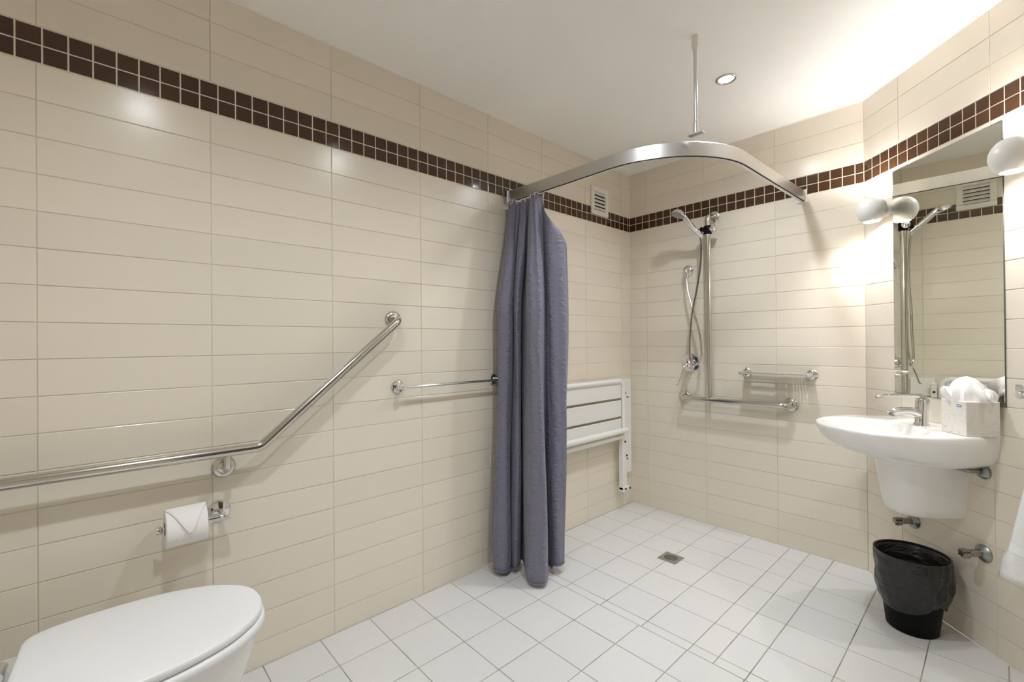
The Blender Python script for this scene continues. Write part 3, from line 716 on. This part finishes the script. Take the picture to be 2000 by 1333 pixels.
# ------------------------------------------------------------------ up-and-down wall lamps
for s_, lab in ((0.147, 'round white ceramic wall lamp between the mirror and the shower corner'), (0.763, 'round white ceramic wall lamp above the hanging towel')):
    t = thing('wall_lamp', lab, 'wall lamp', *on_diag(s_, 1.76))
    NL = 0.075
    MB().lathe([(0, 0.030), (0.008, 0.030), (0.012, 0.026), (0.018, 0.014), (0.024, 0.014)], (0, 0, 0), (0, -1, 0), 28).build('base', M['lamp_base'], t)
    po = [(z, 0.0590 * math.sqrt(1 - (z / 0.0625) ** 2)) for z in [0.0535 * math.sin(PI / 2 * k / 7) for k in range(-7, 8)]]
    pi_ = [(z, q_ - 0.0028) for z, q_ in reversed(po[1:-1])]
    MB().lathe(po + pi_ + [po[0]], (0, -NL, 0), (0, 0, 1), 40, cap=False).build('shade', M['lamp_base'], t, smooth=50)
    MB().lathe([(0.014 * -math.cos(PI * k / 10), 0.014 * math.sin(PI * k / 10)) for k in range(11)], (0, -NL, 0), (0, 0, 1), 20).build('bulb', M['bulb'], t)
    MB().tube([(0, -0.012, 0), (0, -NL + 0.012, 0)], 0.006, 8).build('bulb_holder', M['lamp_base'], t)
    ld = bpy.data.lights.new('wall_lamp_bulb', 'POINT'); ld.shadow_soft_size = 0.013; ld.color = (1.0, 0.975, 0.945)
    for dz, k in ((-0.030, 1.0), (0.030, 0.62)):
        l2 = ld.copy(); l2.energy = LAMP_W * k; lo = bpy.data.objects.new('bulb_light', l2); COL.objects.link(lo); lo.parent = t; lo.location = (0, -NL, dz)

# ------------------------------------------------------------------ wall stop taps under the basin
def stop_tap(s_, z, lab, ln=0.085):
    t = thing('stop_tap', lab, 'tap', *on_diag(s_, z))
    MB().lathe([(0, 0.031), (0.004, 0.032), (0.008, 0.029), (0.016, 0.017), (0.020, 0.0155)], (0, 0, 0), (0, -1, 0), 28).build('flange', M['verdigris'], t)
    MB().lathe([(0.012, 0.0135), (ln - 0.030, 0.0135), (ln - 0.028, 0.011)], (0, 0, 0), (0, -1, 0), 18).build('spindle', M['bronze'], t)
    L = []
    for d_, k in ((ln - 0.032, 0.80), (ln - 0.026, 1.0), (ln - 0.008, 1.0), (ln, 0.72)):
        L.append([((0.0145 + 0.005 * math.cos(5 * a_)) * k * math.cos(a_), -d_, (0.0145 + 0.005 * math.cos(5 * a_)) * k * math.sin(a_)) for a_ in [2 * PI * i / 40 for i in range(40)]])
    MB().loops(L).build('handle', M['bronze'], t, smooth=40)
    return t
stop_tap(0.272, 0.356, 'tarnished chrome stop tap on the wall beneath the basin shroud')
stop_tap(0.576, 0.357, 'tarnished chrome stop tap on the wall beside the hanging towel')
t = thing('basin_waste_pipe', 'small dark chrome waste fitting tucked under the basin edge', 'pipe', *on_diag(0.580, 0.660))
MB().lathe([(0, 0.026), (0.005, 0.027), (0.012, 0.022), (0.016, 0.014)], (0, 0, 0), (0, -1, 0), 24).build('flange', M['verdigris'], t)
MB().tube(fillet([(0, -0.004, 0.0), (0, -0.055, 0.004), (-0.052, -0.062, 0.004)], 0.015, 6), 0.0085, 12).build('pipe', M['bronze'], t)

# ------------------------------------------------------------------ towel rail + towel
tr = towel_rail('towel_rail', 'short chrome towel rail beside the mirror carrying the white towel', *on_diag(0, 0.967), 0.770, 1.25, 0.06)
MB().box((0.759, -0.074, 0.012), (0.781, -0.048, 0.034), 0.002).build('clamp_block', M['chrome'], tr)
t = thing('hand_towel', 'white terry towel draped over the rail beside the mirror', 'towel', *on_diag(0, 0))
rowsT = []; NU, NVt = 26, 44
for j in range(NVt + 1):
    tv = j / NVt   # 0 back hem, rises over the rail, 1 front hem
    if tv < 0.4: z = 0.42 + (0.967 - 0.42) * tv / 0.4; nn = 0.040; 
    elif tv < 0.46: a_ = (tv - 0.4) / 0.06 * PI; z = 0.967 + 0.012 * math.sin(a_); nn = 0.060 - 0.016 * math.cos(a_)
    else: z = 0.967 - (0.967 - 0.352) * (tv - 0.46) / 0.54; nn = 0.078
    drop = max(0, (0.967 - z) / 0.615); row = []
    for i in range(NU + 1):
        u = i / NU; wl_ = 0.885 - 0.140 * drop ** 0.75 - (0.012 if drop > 0.84 and nn > 0.06 else 0); wr_ = 1.12 + 0.03 * drop
        s_ = wl_ + (wr_ - wl_) * u
        fold = 0.014 * math.sin(u * 17) * drop
        row.append((s_, -(nn + (fold if nn > 0.06 else fold * 0.3) + (0.026 * drop if nn > 0.06 else 0)), z + 0.01 * math.sin(u * 5) * (1 if tv == 1 else 0)))
    rowsT.append(row)
tw = MB().loops(rowsT, False, False, closed=False).build('cloth', M['towel'], t, smooth=60)
sm = tw.modifiers.new('thickness', 'SOLIDIFY'); sm.thickness = 0.008; sm.offset = 0
MB().loops([[(p[0], p[1] - 0.0052, z_) for p in rowsT[-1 - k]] for k, z_ in ((4, rowsT[-5][0][2]), (5, rowsT[-6][0][2]))], False, False, closed=False).build('woven_band', M['paper'], t)

# ------------------------------------------------------------------ waste bin
t = thing('waste_bin', 'black round plastic waste bin with a twisted black liner', 'bin', (1.556, 2.323, 0), 0)
MB().lathe([(0.0, 0.078), (0.004, 0.082), (0.06, 0.088), (0.29, 0.115), (0.296, 0.117), (0.296, 0.112), (0.06, 0.084), (0.008, 0.078), (0.008, 0)], (0, 0, 0), (0, 0, 1), 48).build('body', M['black'], t)
Ls = []; NR = 144
prof = [(0.020, 0.1055), (0.10, 0.1085), (0.20, 0.1110), (0.285, 0.1135), (0.2985, 0.1165), (0.2985, 0.1200), (0.285, 0.1215), (0.265, 0.1215), (0.245, 0.1210), (0.225, 0.1200), (0.205, 0.1190), (0.185, 0.1175), (0.165, 0.1158), (0.145, 0.1135), (0.128, 0.1110), (0.112, 0.1080), (0.100, 0.1045), (0.092, 0.1000)]
prof = [(z, (0.079 + (z / 0.29) * 0.028) if k < 4 else r) for k, (z, r) in enumerate(prof)]
for k, (z, r) in enumerate(prof):
    L_ = []
    for i in range(NR):
        a_ = 2 * PI * i / NR
        fz = 0; dr = 0
        if k > 5:
            tv = (k - 5) / 12
            kn = math.radians(-28)   # the liner is gathered into a knot on this side
            da = (a_ - kn + PI) % (2 * PI) - PI
            gath = math.exp(-(da / 0.55) ** 2)
            rg = lambda q_: 1 - 2 * abs(math.sin(q_))
            dr = min(1, tv * 2) * (1 - 0.6 * tv) * (0.0060 * rg(2.5 * da + 4.5 * tv) + 0.0034 * rg(5 * da + 9 * tv + 1) + 0.0012 * rg(9 * da - 5 * tv)) + 0.010 * math.exp(-(da / 0.8) ** 2) * math.sin(PI * min(1, tv * 1.15)) + 0.0035 * math.sin(20 * da + tv * 6) * gath
            fz = gath * tv * 0.034 - 0.006 * math.sin(3 * a_ + 1) * tv
        L_.append(((r + dr) * math.cos(a_), (r + dr) * math.sin(a_), z + fz))
    Ls.append(L_)
MB().loops(Ls, False, False).build('liner', M['liner'], t, smooth=60)
